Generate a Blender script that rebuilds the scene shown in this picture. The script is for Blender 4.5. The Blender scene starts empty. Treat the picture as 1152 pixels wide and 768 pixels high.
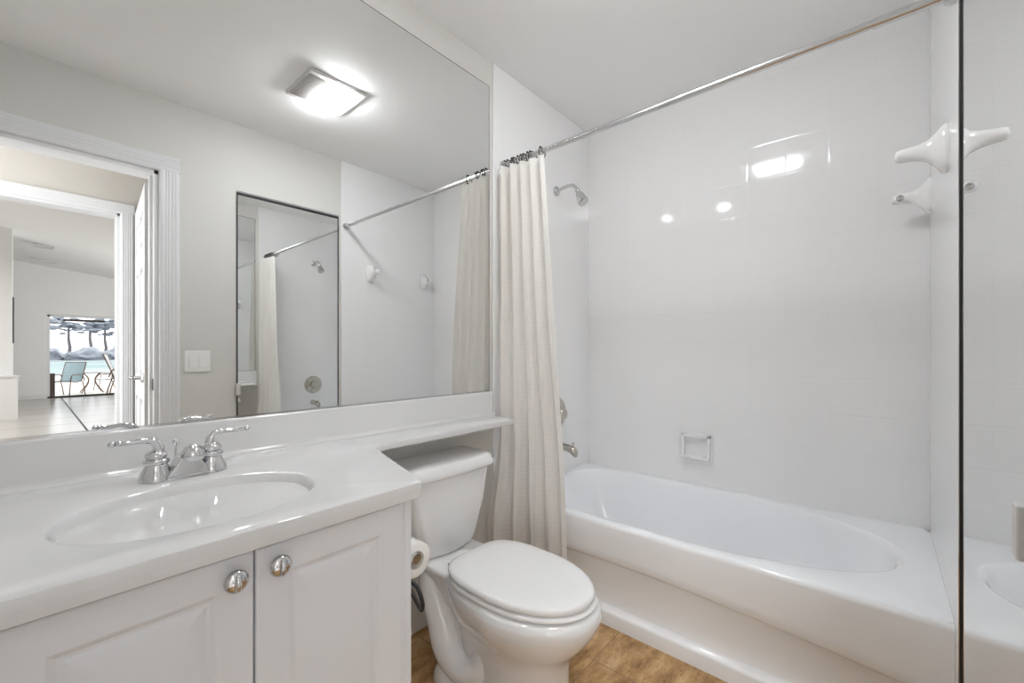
import bpy, bmesh, math, random
from mathutils import Vector, Matrix
random.seed(7)
S = bpy.context.scene
C = S.collection
PI = math.pi

# ------------------------------------------------------------------ camera
CY = -1.372; CH = 1.10; F = 478.0
cam_d = bpy.data.cameras.new('camera'); cam = bpy.data.objects.new('camera', cam_d); C.objects.link(cam)
cam_d.sensor_width = 36.0; cam_d.lens = F/1152*36.0
cam_d.shift_y = (394-384)/1152
cam_d.clip_start = 0.02; cam_d.clip_end = 400
yaw = math.atan2(550, 478)
cam.location = (0, CY, CH); cam.rotation_euler = (PI/2, 0, -yaw)
S.camera = cam

# ------------------------------------------------------------------ world, exposure, big lights
S.view_settings.view_transform = 'Standard'; S.view_settings.look = 'None'
S.view_settings.gamma = 1.0; S.view_settings.use_curve_mapping = False
S.view_settings.exposure = 0.86
S.cycles.max_bounces = 16; S.cycles.diffuse_bounces = 10; S.cycles.glossy_bounces = 8
S.cycles.transmission_bounces = 8; S.cycles.sample_clamp_indirect = 30.0
S.cycles.caustics_reflective = True; S.cycles.blur_glossy = 0.6; S.cycles.caustics_refractive = False
W = bpy.data.worlds.new('sky'); S.world = W; W.use_nodes = True
bg = W.node_tree.nodes['Background']; bg.inputs[0].default_value = (.93, .97, 1.0, 1); bg.inputs[1].default_value = 1.25

def area(name, loc, size, energy, rot=(0, 0, 0), color=(1, 1, 1), shape='RECTANGLE', size_y=None, spread=None):
    d = bpy.data.lights.new(name, 'AREA'); d.energy = energy; d.color = color; d.shape = shape
    d.size = size
    if size_y: d.size_y = size_y
    if spread: d.spread = spread
    o = bpy.data.objects.new(name, d); o.location = loc; o.rotation_euler = rot; C.objects.link(o); return o
# added fill light at the great room's unseen side wall, brightens the room
area('added_side_fill', (3.35, -9.9, 1.6), 4.6, 88, (0, PI/2, 0), (1, 1, 1), size_y=2.0)
area('added_great_room_fill', (-1.5, -7.0, 2.6), 1.0, 50, (0, 0, 0), (1, .99, .97), size_y=1.2)  # second added fill for the great room, placed out of view
# added fill at the hall ceiling, lights the bathroom through the doorway
area('added_hall_ceiling_fill', (-.75, -1.98, 2.40), .6, 5.0, (0, 0, 0), (.97, .985, 1), size_y=.5)
# added fill at the hall's unseen end, lifts the tub apron and curtain
area('added_hall_end_fill', (-1.17, -2.12, 1.15), 1.5, 15, (0, -PI/2, 0), (.96, .985, 1), size_y=.8)
sun = bpy.data.lights.new('sun', 'SUN'); sun.energy = 1.0; sun.angle = .01; sun.color = (1, .96, .9)
so = bpy.data.objects.new('sun', sun); so.rotation_euler = (math.radians(38), 0, math.radians(75)); C.objects.link(so)

# ------------------------------------------------------------------ materials
def mat(name, col, rough=.5, metal=0., spec=.5, coat=0., coat_r=.05, emit=None, es=0., trans=0.):
    m = bpy.data.materials.new(name); m.use_nodes = True
    b = m.node_tree.nodes['Principled BSDF']
    b.inputs['Base Color'].default_value = (*col, 1); b.inputs['Roughness'].default_value = rough
    b.inputs['Metallic'].default_value = metal; b.inputs['Specular IOR Level'].default_value = spec
    b.inputs['Coat Weight'].default_value = coat; b.inputs['Coat Roughness'].default_value = coat_r
    b.inputs['Transmission Weight'].default_value = trans
    if emit:
        b.inputs['Emission Color'].default_value = (*emit, 1); b.inputs['Emission Strength'].default_value = es
    return m
def nt(m): return m.node_tree, m.node_tree.nodes, m.node_tree.links, m.node_tree.nodes['Principled BSDF']
def noise_bump(m, scale, strength, dist=.002, detail=3):
    t, n, l, b = nt(m)
    g = n.new('ShaderNodeNewGeometry'); x = n.new('ShaderNodeTexNoise'); x.inputs['Scale'].default_value = scale
    x.inputs['Detail'].default_value = detail
    u = n.new('ShaderNodeBump'); u.inputs['Strength'].default_value = strength; u.inputs['Distance'].default_value = dist
    l.new(g.outputs['Position'], x.inputs['Vector']); l.new(x.outputs[0], u.inputs['Height']); l.new(u.outputs[0], b.inputs['Normal'])
    return m
def mottle(m, c1, c2, scale, lo=.35, hi=.65):
    t, n, l, b = nt(m)
    g = n.new('ShaderNodeNewGeometry'); x = n.new('ShaderNodeTexNoise'); x.inputs['Scale'].default_value = scale; x.inputs['Detail'].default_value = 6
    r = n.new('ShaderNodeValToRGB'); r.color_ramp.elements[0].position = lo; r.color_ramp.elements[1].position = hi
    r.color_ramp.elements[0].color = (*c1, 1); r.color_ramp.elements[1].color = (*c2, 1)
    l.new(g.outputs['Position'], x.inputs['Vector']); l.new(x.outputs[0], r.inputs[0]); l.new(r.outputs[0], b.inputs['Base Color'])
    return m
M = {}
M['paint'] = noise_bump(mat('cream_wall_paint', (.67, .66, .635), .55), 180, .12, .001)
M['hall_paint'] = noise_bump(mat('taupe_hall_paint', (.62, .585, .54), .6), 180, .1, .001)
M['white_paint'] = noise_bump(mat('white_wall_paint', (.84, .84, .835), .6), 160, .1, .001)
M['ceiling'] = noise_bump(mat('ceiling_paint', (.91, .91, .91), .7), 120, .15, .001)
M['trim'] = mat('white_trim_enamel', (.76, .76, .775), .32)
M['cabinet'] = mat('white_cabinet_foil', (.78, .80, .84), .3, spec=.4)
M['marble'] = mottle(mat('white_cultured_marble', (.84, .84, .84), .09, coat=.3), (.69, .69, .695), (.705, .705, .705), 3)
M['porcelain'] = mat('white_porcelain', (.84, .84, .845), .08, coat=.4)
M['tub'] = mat('white_tub_enamel', (.91, .925, .95), .14, coat=.3, coat_r=.1)
M['plastic'] = mat('white_plastic', (.85, .85, .85), .3)
M['seatplastic'] = mat('white_seat_plastic', (.86, .86, .86), .16)
M['chrome'] = mat('chrome', (.66, .66, .67), .07, metal=1)
M['rodmetal'] = mat('brushed_chrome', (.70, .70, .71), .2, metal=1)
M['nickel'] = mat('satin_nickel', (.55, .525, .47), .24, metal=1)
M['showermetal'] = mat('shower_chrome', (.62, .62, .62), .14, metal=1)
M['mirror'] = mat('mirror_silver', (.90, .91, .905), .0, metal=1)
M['gap'] = mat('dark_gasket', (.012, .012, .012), .6)
M['dark'] = mat('dark_metal', (.06, .055, .05), .35, metal=.6)
M['hook'] = mat('bronze_hook', (.05, .042, .035), .3, metal=.9)
M['paper'] = noise_bump(mat('toilet_paper', (.88, .88, .87), .9), 400, .2, .001)
M['core'] = mat('cardboard_core', (.72, .70, .66), .9)
M['hose'] = mat('dark_braided_hose', (.05, .05, .055), .4, metal=.3)
M['lamp_glass'] = mat('lit_lamp_diffuser', (.9, .88, .8), .3, emit=(.965, .985, 1), es=33)
M['lampmetal'] = mat('downlight_lens', (.9, .9, .9), .3, emit=(1, .95, .88), es=25)
M['grille'] = mat('grey_plastic_grille', (.62, .61, .60), .45)
M['blackpl'] = mat('grille_slot', (.20, .19, .18), .7)

def tile_mat(name, u, v, s, u0, v0, col, grout, gw=.0016, rough=.07, bw=.006, wav=True, bs=.32, gr=.4):
    """square glazed tiles; u, v = axes 'X'/'Y'/'Z' of world position"""
    m = mat(name, col, rough, coat=.0); t, n, l, b = nt(m)
    g = n.new('ShaderNodeNewGeometry'); sp = n.new('ShaderNodeSeparateXYZ'); l.new(g.outputs['Position'], sp.inputs[0])
    def math_(op, a, bb=None):
        k = n.new('ShaderNodeMath'); k.operation = op
        for i, q in enumerate((a, bb)):
            if q is None: continue
            if isinstance(q, (int, float)): k.inputs[i].default_value = q
            else: l.new(q, k.inputs[i])
        return k.outputs[0]
    ds = []
    for ax, o in ((u, u0), (v, v0)):
        x = math_('MULTIPLY', math_('SUBTRACT', sp.outputs[ax], o), 1/s)
        fr = math_('SUBTRACT', x, math_('FLOOR', x))
        ds.append(math_('MULTIPLY', math_('MINIMUM', fr, math_('SUBTRACT', 1.0, fr)), s))   # metres from the joint
    d = math_('MINIMUM', ds[0], ds[1])
    mr = n.new('ShaderNodeMapRange'); mr.interpolation_type = 'SMOOTHSTEP'
    mr.inputs['From Min'].default_value = gw*.4; mr.inputs['From Max'].default_value = bw
    l.new(d, mr.inputs['Value'])
    bu = n.new('ShaderNodeBump'); bu.inputs['Strength'].default_value = bs; bu.inputs['Distance'].default_value = .0009
    nz = n.new('ShaderNodeTexNoise'); nz.inputs['Scale'].default_value = 7; nz.inputs['Detail'].default_value = 1
    l.new(g.outputs['Position'], nz.inputs['Vector'])
    h = math_('ADD', mr.outputs[0], math_('MULTIPLY', nz.outputs[0], .35 if wav else 0.0))
    l.new(h, bu.inputs['Height']); l.new(bu.outputs[0], b.inputs['Normal'])
    mask = math_('LESS_THAN', d, gw*.8)
    mx = n.new('ShaderNodeMixRGB'); mx.inputs[1].default_value = (*col, 1); mx.inputs[2].default_value = (*grout, 1)
    l.new(mask, mx.inputs[0]); l.new(mx.outputs[0], b.inputs['Base Color'])
    r = math_('ADD', math_('MULTIPLY', mask, gr), rough); l.new(r, b.inputs['Roughness'])
    return m, mx
TC = (.86, .86, .865); GC = (.805, .805, .805)
M['tile_long'], _ = tile_mat('white_wall_tile_long', 'Y', 'Z', .1555, -1.354, .978, TC, GC)
M['tile_end'], _ = tile_mat('white_wall_tile_end', 'X', 'Z', .1555, 2.282, .978, TC, (.84, .84, .84), bs=.05, gr=.03)
# travertine floor
def travertine():
    m, mx = tile_mat('brown_travertine_floor', 'X', 'Y', .33, 1.33, -.93, (.4, .25, .12), (.30, .20, .11), gw=.0022, rough=.35, bw=.005, wav=False)
    t, n, l, b = nt(m)
    g = n.new('ShaderNodeNewGeometry')
    x = n.new('ShaderNodeTexNoise'); x.inputs['Scale'].default_value = 6; x.inputs['Detail'].default_value = 10; x.inputs['Roughness'].default_value = .7
    mp = n.new('ShaderNodeMapping'); mp.inputs['Scale'].default_value = (1, 2.4, 1); mp.inputs['Rotation'].default_value = (0, 0, .5)
    l.new(g.outputs['Position'], mp.inputs[0]); l.new(mp.outputs[0], x.inputs['Vector'])
    r = n.new('ShaderNodeValToRGB'); e = r.color_ramp.elements
    e[0].position = .34; e[0].color = (.22, .105, .03, 1); e[1].position = .68; e[1].color = (.74, .52, .29, 1)
    k = r.color_ramp.elements.new(.50); k.color = (.50, .30, .13, 1)
    l.new(x.outputs[0], r.inputs[0])
    v = n.new('ShaderNodeTexNoise'); v.inputs['Scale'].default_value = 60; v.inputs['Detail'].default_value = 2
    l.new(mp.outputs[0], v.inputs['Vector'])
    r2 = n.new('ShaderNodeValToRGB'); r2.color_ramp.elements[0].position = .30; r2.color_ramp.elements[1].position = .38
    r2.color_ramp.elements[0].color = (.55, .5, .45, 1); r2.color_ramp.elements[1].color = (1, 1, 1, 1)
    l.new(v.outputs[0], r2.inputs[0])
    mu = n.new('ShaderNodeMixRGB'); mu.blend_type = 'MULTIPLY'; mu.inputs[0].default_value = 1
    l.new(r.outputs[0], mu.inputs[1]); l.new(r2.outputs[0], mu.inputs[2]); l.new(mu.outputs[0], mx.inputs[1])
    return m
M['travertine'] = travertine()
M['roomtile'], _ = tile_mat('large_grey_floor_tile', 'X', 'Y', .92, .58, -12.4, (.50, .47, .44), (.03, .03, .03), gw=.014, rough=.22, bw=.02, wav=False)
# shower curtain cloth: fine waffle weave
def cloth():
    m = mat('cream_waffle_cloth', (.95, .94, .92), .85, spec=.15); t, n, l, b = nt(m)
    uv = n.new('ShaderNodeUVMap'); mp = n.new('ShaderNodeMapping'); mp.inputs['Scale'].default_value = (1, 1, 1)
    w1 = n.new('ShaderNodeTexWave'); w1.bands_direction = 'X'; w1.inputs['Scale'].default_value = 16
    w2 = n.new('ShaderNodeTexWave'); w2.bands_direction = 'Y'; w2.inputs['Scale'].default_value = 16
    l.new(uv.outputs[0], mp.inputs[0])
    for w in (w1, w2): l.new(mp.outputs[0], w.inputs['Vector'])
    nz = n.new('ShaderNodeTexNoise'); nz.inputs['Scale'].default_value = 14; l.new(mp.outputs[0], nz.inputs['Vector'])
    mu = n.new('ShaderNodeMath'); mu.operation = 'ADD'; l.new(w1.outputs['Fac'], mu.inputs[0]); l.new(w2.outputs['Fac'], mu.inputs[1])
    m2 = n.new('ShaderNodeMath'); m2.operation = 'MULTIPLY'; l.new(mu.outputs[0], m2.inputs[0]); l.new(nz.outputs[0], m2.inputs[1])
    bu = n.new('ShaderNodeBump'); bu.inputs['Strength'].default_value = .6; bu.inputs['Distance'].default_value = .0025
    l.new(m2.outputs[0], bu.inputs['Height']); l.new(bu.outputs[0], b.inputs['Normal'])
    tr = n.new('ShaderNodeBsdfTranslucent'); tr.inputs[0].default_value = (.95, .925, .90, 1)
    mx = n.new('ShaderNodeMixShader'); mx.inputs[0].default_value = .38
    o = n['Material Output']; l.new(b.outputs[0], mx.inputs[1]); l.new(tr.outputs[0], mx.inputs[2]); l.new(mx.outputs[0], o.inputs[0])
    return m
M['cloth'] = cloth()
M['glass'] = mat('window_glass', (1, 1, 1), .0, spec=.5, trans=1.0)
M['glass'].node_tree.nodes['Principled BSDF'].inputs['IOR'].default_value = 1.02
M['deck'] = mottle(mat('pale_deck_concrete', (.7, .68, .63), .8), (.62, .60, .56), (.78, .76, .70), 1.5)
M['water'] = noise_bump(mottle(mat('turquoise_water', (.14, .38, .40), .6, spec=.05), (.24, .31, .32), (.38, .43, .43), .12), 2, .4, .05)
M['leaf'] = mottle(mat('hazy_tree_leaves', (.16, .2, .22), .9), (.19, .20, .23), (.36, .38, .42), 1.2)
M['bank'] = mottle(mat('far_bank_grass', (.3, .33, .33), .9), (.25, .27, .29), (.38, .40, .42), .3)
M['bark'] = mat('tree_bark', (.17, .155, .16), .9)
M['sling'] = mottle(mat('blue_grey_sling_fabric', (.35, .5, .55), .7), (.33, .47, .53), (.45, .53, .55), 20)
M['rustmetal'] = mat('brown_chair_frame', (.20, .11, .07), .45, metal=.3)
M['greysling'] = mat('grey_sling_fabric', (.42, .42, .43), .6)
M['brownbox'] = mat('dark_brown_box', (.07, .05, .04), .6)
M['vent'] = mat('white_vent', (.7, .7, .7), .5)

# ------------------------------------------------------------------ mesh helpers
def box(bm, x0, x1, y0, y1, z0, z1):
    vs = [bm.verts.new((x, y, z)) for z in (z0, z1) for x, y in ((x0, y0), (x1, y0), (x1, y1), (x0, y1))]
    for f in ((3, 2, 1, 0), (4, 5, 6, 7), (0, 1, 5, 4), (1, 2, 6, 5), (2, 3, 7, 6), (3, 0, 4, 7)):
        bm.faces.new([vs[i] for i in f])
    return bm
def loft(bm, rings, close0=True, close1=True):
    """rings: lists of points (same count); quads between them"""
    R = [[bm.verts.new(p) for p in r] for r in rings]; n = len(R[0])
    for a, b in zip(R, R[1:]):
        for i in range(n):
            j = (i+1) % n; bm.faces.new((a[i], a[j], b[j], b[i]))
    if close0: bm.faces.new(R[0][::-1])
    if close1: bm.faces.new(R[-1])
    return R
def tube(bm, pts, r, n=14, caps=True):
    pts = [Vector(p) for p in pts]; rings = []; up = None
    for i, p in enumerate(pts):
        a = pts[max(i-1, 0)]; b = pts[min(i+1, len(pts)-1)]; t = (b-a).normalized()
        if up is None:
            up = t.orthogonal().normalized()
        up = (up - t*up.dot(t)).normalized(); v = t.cross(up)
        rr = r[i] if isinstance(r, (list, tuple)) else r
        rings.append([p + (up*math.cos(q)+v*math.sin(q))*rr for q in [2*PI*k/n for k in range(n)]])
    loft(bm, rings, caps, caps); return bm
def lathe(bm, prof, loc=(0, 0, 0), axis='Z', n=32, flip=1, mat4=None):
    """prof: list of (radius, height)"""
    rings = []
    for r, h in prof:
        ring = []
        for k in range(n):
            q = 2*PI*k/n; a, b = r*math.cos(q), r*math.sin(q); h2 = h*flip
            p = {'Z': (a, b, h2), 'Y': (a, h2, b), 'X': (h2, a, b)}[axis]
            p = Vector(p)
            if mat4: p = mat4 @ p
            ring.append(p + Vector(loc))
        rings.append(ring)
    loft(bm, rings, True, True); return bm
def smooth_path(pts, k=8):
    """Catmull-Rom through pts"""
    P = [Vector(p) for p in pts]; P = [2*P[0]-P[1]] + P + [2*P[-1]-P[-2]]; out = []
    for i in range(1, len(P)-2):
        for s in range(k):
            t = s/k; a, b, c, d = P[i-1:i+3]
            out.append(.5*((2*b)+(c-a)*t+(2*a-5*b+4*c-d)*t*t+(3*b-a-3*c+d)*t**3))
    out.append(P[-2]); return out
def torus(bm, loc, R, r, axis='Y', n=24, m=8, arc=2*PI, a0=0):
    pts = []
    full = abs(arc-2*PI) < 1e-6
    cnt = n if full else n+1
    for k in range(cnt):
        q = a0+arc*k/n
        p = {'Y': (R*math.cos(q), 0, R*math.sin(q)), 'X': (0, R*math.cos(q), R*math.sin(q)), 'Z': (R*math.cos(q), R*math.sin(q), 0)}[axis]
        pts.append(Vector(loc)+Vector(p))
    if full: pts.append(pts[0])
    tube(bm, pts, r, m, caps=not full); return bm
def sup(cx, cy, a, b, z, e=2.0, n=64, eb=None, fy=None):
    """superellipse ring counter-clockwise"""
    out = []
    for k in range(n):
        q = 2*PI*k/n; c_, s_ = math.cos(q), math.sin(q)
        ee = e
        x = math.copysign(abs(c_)**(2/ee), c_)*a; y = math.copysign(abs(s_)**(2/ee), s_)*b
        out.append((cx+x, cy+y, z))
    return out

def obj(name, bm, m, parent=None, smooth=False, bevel=0., seg=2, sub=0, origin=None, angle=40):
    bm.normal_update(); bmesh.ops.recalc_face_normals(bm, faces=bm.faces[:])
    base = Vector((0, 0, 0))
    if parent is not None:
        p = parent; base = Vector((0, 0, 0))
        while p is not None: base += p.location; p = p.parent
    else:
        if origin is None:
            xs = [v.co for v in bm.verts]
            lo = Vector([min(v[i] for v in xs) for i in range(3)]); hi = Vector([max(v[i] for v in xs) for i in range(3)])
            origin = ((lo.x+hi.x)/2, (lo.y+hi.y)/2, lo.z)
        base = Vector(origin)
    bmesh.ops.translate(bm, verts=bm.verts[:], vec=-base)
    me = bpy.data.meshes.new(name); bm.to_mesh(me); bm.free(); me.materials.append(m)
    o = bpy.data.objects.new(name, me); C.objects.link(o)
    if parent is None: o.location = base
    else: o.parent = parent
    if smooth:
        for p in me.polygons: p.use_smooth = True
        if not sub: me.set_sharp_from_angle(angle=math.radians(angle))
    if bevel:
        b = o.modifiers.new('bevel', 'BEVEL'); b.width = bevel; b.segments = seg; b.limit_method = 'ANGLE'; b.angle_limit = math.radians(35)
        b.harden_normals = False
        for p in me.polygons: p.use_smooth = True
        w = o.modifiers.new('wn', 'WEIGHTED_NORMAL'); w.keep_sharp = True
    if sub:
        s = o.modifiers.new('sub', 'SUBSURF'); s.levels = sub; s.render_levels = sub
    return o
def thing(name, label, cat, loc, group=None):
    o = bpy.data.objects.new(name, None); C.objects.link(o); o.location = loc; o.empty_display_size = .05
    o['label'] = label; o['category'] = cat
    if group: o['group'] = group
    return o
def tag(o, label, cat, group=None, kind=None):
    if label: o['label'] = label
    if cat: o['category'] = cat
    if group: o['group'] = group
    if kind: o['kind'] = kind
    return o
def struct(name, bm, m, label=None, bevel=0.):
    o = obj(name, bm, m, origin=(0, 0, 0), bevel=bevel); o['kind'] = 'structure'
    if label: o['label'] = label
    return o
def B(*a):
    bm = bmesh.new()
    if a: box(bm, *a)
    return bm
def BB(*boxes):
    bm = bmesh.new()
    for b in boxes: box(bm, *b)
    return bm

# ------------------------------------------------------------------ room shell
XL, XT, YO, H = -.46, 2.29, -1.52, 2.438          # left wall, long tiled wall, opposite wall, ceiling
DX0, DX1, DZ = -.33, .468, 2.045                  # bathroom doorway
struct('floor', B(XL-.1, XT+.1, YO-.12, .1, -.06, 0), M['travertine'], 'brown travertine tiled bathroom floor')
struct('ceiling', B(XL-.1, XT+.1, YO-.12, .1, H, H+.1), M['ceiling'], 'white painted bathroom ceiling')
struct('wall_mirror_side', B(XL-.1, XT+.1, 0, .1, 0, H), M['paint'], 'cream painted wall behind the vanity and toilet')
struct('wall_left', B(XL-.1, XL, YO, 0, 0, H), M['paint'], 'cream painted wall at the end of the vanity')
struct('wall_bath_long', B(XT, XT+.1, YO-.12, .1, 0, H), M['tile_long'], 'long wall of white glazed square tiles beside the bathtub')
struct('wall_opposite', BB((XL-.1, DX0, YO-.12, YO, 0, H), (DX1, XT, YO-.12, YO, 0, H), (DX0, DX1, YO-.12, YO, DZ, H)), M['paint'],
       'cream painted wall with the doorway, opposite the vanity mirror')
struct('wall_tile_faucet_end', B(1.438, XT, -.008, 0, .0, H), M['tile_end'], 'white tiled end wall behind the shower head', bevel=.003)
struct('wall_tile_foot_end', B(1.47, XT, YO, YO+.008, .0, H), M['tile_end'], 'white tiled end wall that carries the towel bar posts', bevel=.003)

# door casing (fluted) around the bathroom doorway, bathroom side
def casing(bm, x0, x1, zt, yw, d, w=.09):
    """fluted casing on a wall face y=yw growing towards +y by d: legs and head"""
    fl = 4
    def leg(xa, xb, za, zb, horiz=False):
        n = 24; prof = []
        for i in range(n+1):
            t = i/n
            hgt = .7+.3*math.sin(min(t, 1-t)*PI*3) if min(t, 1-t) < .17 else 1.0-.10*max(0, math.sin((t-.2)/.6*PI*fl*2-PI/2))*(1 if .2 < t < .8 else 0)
            if i in (0, n): hgt = .0
            prof.append((t, hgt))
        for (t0, h0), (t1, h1) in zip(prof, prof[1:]):
            if horiz:
                a = za+(zb-za)*t0; b_ = za+(zb-za)*t1
                p = [(xa, yw+d*h0, a), (xb, yw+d*h0, a), (xb, yw+d*h1, b_), (xa, yw+d*h1, b_)]
            else:
                a = xa+(xb-xa)*t0; b_ = xa+(xb-xa)*t1
                p = [(a, yw+d*h0, za), (b_, yw+d*h1, za), (b_, yw+d*h1, zb), (a, yw+d*h0, zb)]
            bm.faces.new([bm.verts.new(q) for q in p])
    s = 1
    leg(x1, x1+w, 0, zt+.012); leg(x0-w, x0, 0, zt+.012); leg(x0-w, x1+w, zt, zt+w, True)
    return bm
bm = casing(bmesh.new(), DX0, DX1, DZ, YO, .02); bmesh.ops.remove_doubles(bm, verts=bm.verts[:], dist=1e-5)
tr1 = struct('trim_1', bm, M['trim'], 'white fluted casing around the bathroom doorway')
bm = BB((DX1-.018, DX1+.001, YO-.121, YO+.002, 0, DZ-.0), (DX0-.001, DX0+.018, YO-.121, YO+.002, 0, DZ), (DX0, DX1, YO-.121, YO+.002, DZ-.018, DZ+.001),
        (DX1-.03, DX1-.017, YO-.075, YO-.04, 0, DZ-.018))
struct('trim_2', bm, M['trim'], 'white door jamb lining of the bathroom doorway')
sp_ = obj('strike_plate', BB((DX1-.020, DX1-.0175, YO-.036, YO-.010, .89, .95)), M['dark'], bevel=.001)
tag(sp_, 'small dark metal strike plate on the bathroom door jamb', 'strike plate')

# hall
HY = -2.62
struct('floor_hall', B(-1.3, 1.5, HY-.12, YO-.12, -.06, 0), M['roomtile'])
struct('ceiling_hall', B(-1.3, 1.5, HY, YO-.12, H, H+.1), M['ceiling'])
struct('wall_hall_ends', BB((-1.3, -1.2, HY, YO-.12, 0, H), (1.4, 1.5, HY, YO-.12, 0, H)), M['hall_paint'])
HX0, HX1, HZ = -.42, .44, 2.045
struct('wall_hall_far', BB((-1.3, HX0, HY-.12, HY, 0, H), (HX1, 1.5, HY-.12, HY, 0, H), (HX0, HX1, HY-.12, HY, HZ, H)), M['hall_paint'],
       'taupe painted hall wall with the second doorway')
bm = casing(bmesh.new(), HX0, HX1, HZ, HY, .018, .075); bmesh.ops.remove_doubles(bm, verts=bm.verts[:], dist=1e-5)
box(bm, HX1-.015, HX1+.001, HY-.121, HY+.002, 0, HZ); box(bm, HX0-.001, HX0+.015, HY-.121, HY+.002, 0, HZ); box(bm, HX0, HX1, HY-.121, HY+.002, HZ-.015, HZ+.001)
struct('trim_3', bm, M['trim'], 'white casing around the doorway across the hall')

# great room: sloped ceiling, far wall with the glass door
GY = -13.1; GX0, GX1 = -3.2, 3.5
WX0, WX1, WZ = .365, 2.35, 1.93
struct('floor_great_room', B(GX0, GX1, GY-.1, HY-.12, -.06, 0), M['roomtile'], 'grey floor tiles with dark joints in the room beyond the hall')
zc = lambda x: 3.07-.125*x
bm = bmesh.new(); vs = [bm.verts.new(p) for p in ((GX0, GY, zc(GX0)), (GX1, GY, zc(GX1)), (GX1, HY-.12, zc(GX1)), (GX0, HY-.12, zc(GX0)))]
bm.faces.new(vs); vt = bmesh.ops.extrude_face_region(bm, geom=bm.faces[:]); bmesh.ops.translate(bm, verts=[v for v in vt['geom'] if isinstance(v, bmesh.types.BMVert)], vec=(0, 0, .1))
struct('ceiling_great_room', bm, M['white_paint'], 'sloped white ceiling of the room beyond the hall')
struct('wall_great_room_far', BB((GX0, WX0, GY-.12, GY, 0, 3.6), (WX1, GX1, GY-.12, GY, 0, 3.6), (WX0, WX1, GY-.12, GY, WZ, 3.6)), M['white_paint'], 'white far wall around the glass patio door')
struct('wall_great_room_sides', BB((GX0-.1, GX0, GY, HY, 0, 3.7), (GX1, GX1+.1, GY, HY, 0, 3.7), (GX0, HX0-.2, HY-.16, HY-.12, H, 3.7), (GX0, GX1, HY-.16, HY-.12, H, 3.7), (GX0, -1.2, HY-.16, HY-.12, 0, H), (1.4, GX1, HY-.16, HY-.12, 0, H)), M['white_paint'])
struct('wall_partition', B(GX0, -.115, -9.9, -9.35, 0, 3.6), M['white_paint'], 'white partition wall at the left of the far room')
struct('wall_half_height', B(-1.6, -.055, -9.35, -9.15, 0, .665), M['white_paint'])
struct('trim_4', B(-1.62, -.035, -9.36, -9.13, .665, .695), M['trim'])
struct('baseboard_far', B(GX0, WX0, GY, GY+.015, 0, .09), M['trim'])
fr = struct('window_1', BB((WX0, WX0+.04, GY-.09, GY-.04, 0, WZ), (WX1-.04, WX1, GY-.09, GY-.04, 0, WZ), (WX0, WX1, GY-.09, GY-.04, WZ-.05, WZ)), M['trim'], 'glass patio door looking out to the water')
gl = obj('pane', B(WX0+.04, WX1-.04, GY-.068, GY-.062, .03, WZ-.05), M['glass'], fr)
tk = obj('track', B(WX0, WX1, GY-.1, GY, .0, .035), M['dark'], fr)
# fridge-like dark edge seen against the partition
w = obj('dark_edge_panel', BB((-.125, -.100, -9.8, -9.45, 1.22, 1.98)), M['gap'], bevel=.004)
tag(w, 'thin dark fridge-like edge against the end of the white partition', 'picture')
for i, (x, y, L) in enumerate(((.25, -10.3, .27), (.30, -12.2, .36))):
    t = thing('ceiling_vent', ['white slotted ceiling vent nearer the hall in the far room', 'white slotted ceiling vent nearer the patio door'][i], 'vent', (x, y, zc(x)-.03), 'ceiling vents in the far room')
    obj('vent_frame', BB((x-L/2, x+L/2, y-.08, y-.065, zc(x)-.045, zc(x)-.005), (x-L/2, x+L/2, y+.065, y+.08, zc(x)-.045, zc(x)-.005), (x-L/2, x-L/2+.015, y-.065, y+.065, zc(x)-.045, zc(x)-.005), (x+L/2-.015, x+L/2, y-.065, y+.065, zc(x)-.045, zc(x)-.005)), M['vent'], t)
    bm = bmesh.new(); k = 9
    for j in range(k):
        xx = x-L/2+.02+(L-.04)*(j+.5)/k; box(bm, xx-.004, xx+.004, y-.065, y+.065, zc(x)-.035, zc(x)-.012)
    obj('slats', bm, M['grille'], t)

# ------------------------------------------------------------------ six-panel door open in the hall
dA, dB = Vector((.478, -1.725, 0)), Vector((.539, -2.50, 0))
t = thing('hall_door', 'white six-panel door standing open in the hall, seen edge on', 'door', (dA.x, dA.y, .01))
t['category'] = 'door'
L = (dB-dA).length; ang = math.atan2(dB.y-dA.y, dB.x-dA.x)
def place_leaf(bm):
    bmesh.ops.rotate(bm, cent=(0, 0, 0), matrix=Matrix.Rotation(ang, 3, 'Z'), verts=bm.verts[:])
    bmesh.ops.translate(bm, verts=bm.verts[:], vec=(dA.x, dA.y, .01)); return bm
# leaf in local coordinates: x along width, y thickness 0..-.036 (visible face towards -x world = +/-y local)
bm = bmesh.new(); TH = .036; hh = 2.02
cols = [(.11, L/2-.05), (L/2+.05, L-.11)]; rows = [(.24, .80), (.94, 1.58), (1.70, 1.90)]
def leaf_boxes():
    xs = [0, .11, L/2-.05, L/2+.05, L-.11, L]; zs = [0, .24, .80, .94, 1.58, 1.70, 1.90, hh]
    for i in range(5):
        for j in range(7):
            pan = i in (1, 3) and j in (1, 3, 5)
            yield (xs[i], xs[i+1], (-TH+.010 if pan else -TH), (-.010 if pan else 0), zs[j], zs[j+1])
for b_ in leaf_boxes(): box(bm, *b_)
bmesh.ops.remove_doubles(bm, verts=bm.verts[:], dist=1e-5)
for (a, b_) in cols:
    for (c_, d_) in rows:
        box(bm, a+.035, b_-.035, -TH+.002, -.002, c_+.035, d_-.035)
obj('door_leaf', place_leaf(bm), M['trim'], t)
bm = BB((-.0015, .001, -TH+.006, -.006, .89, .99)); obj('latch_plate', place_leaf(bm), M['nickel'], t)
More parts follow.
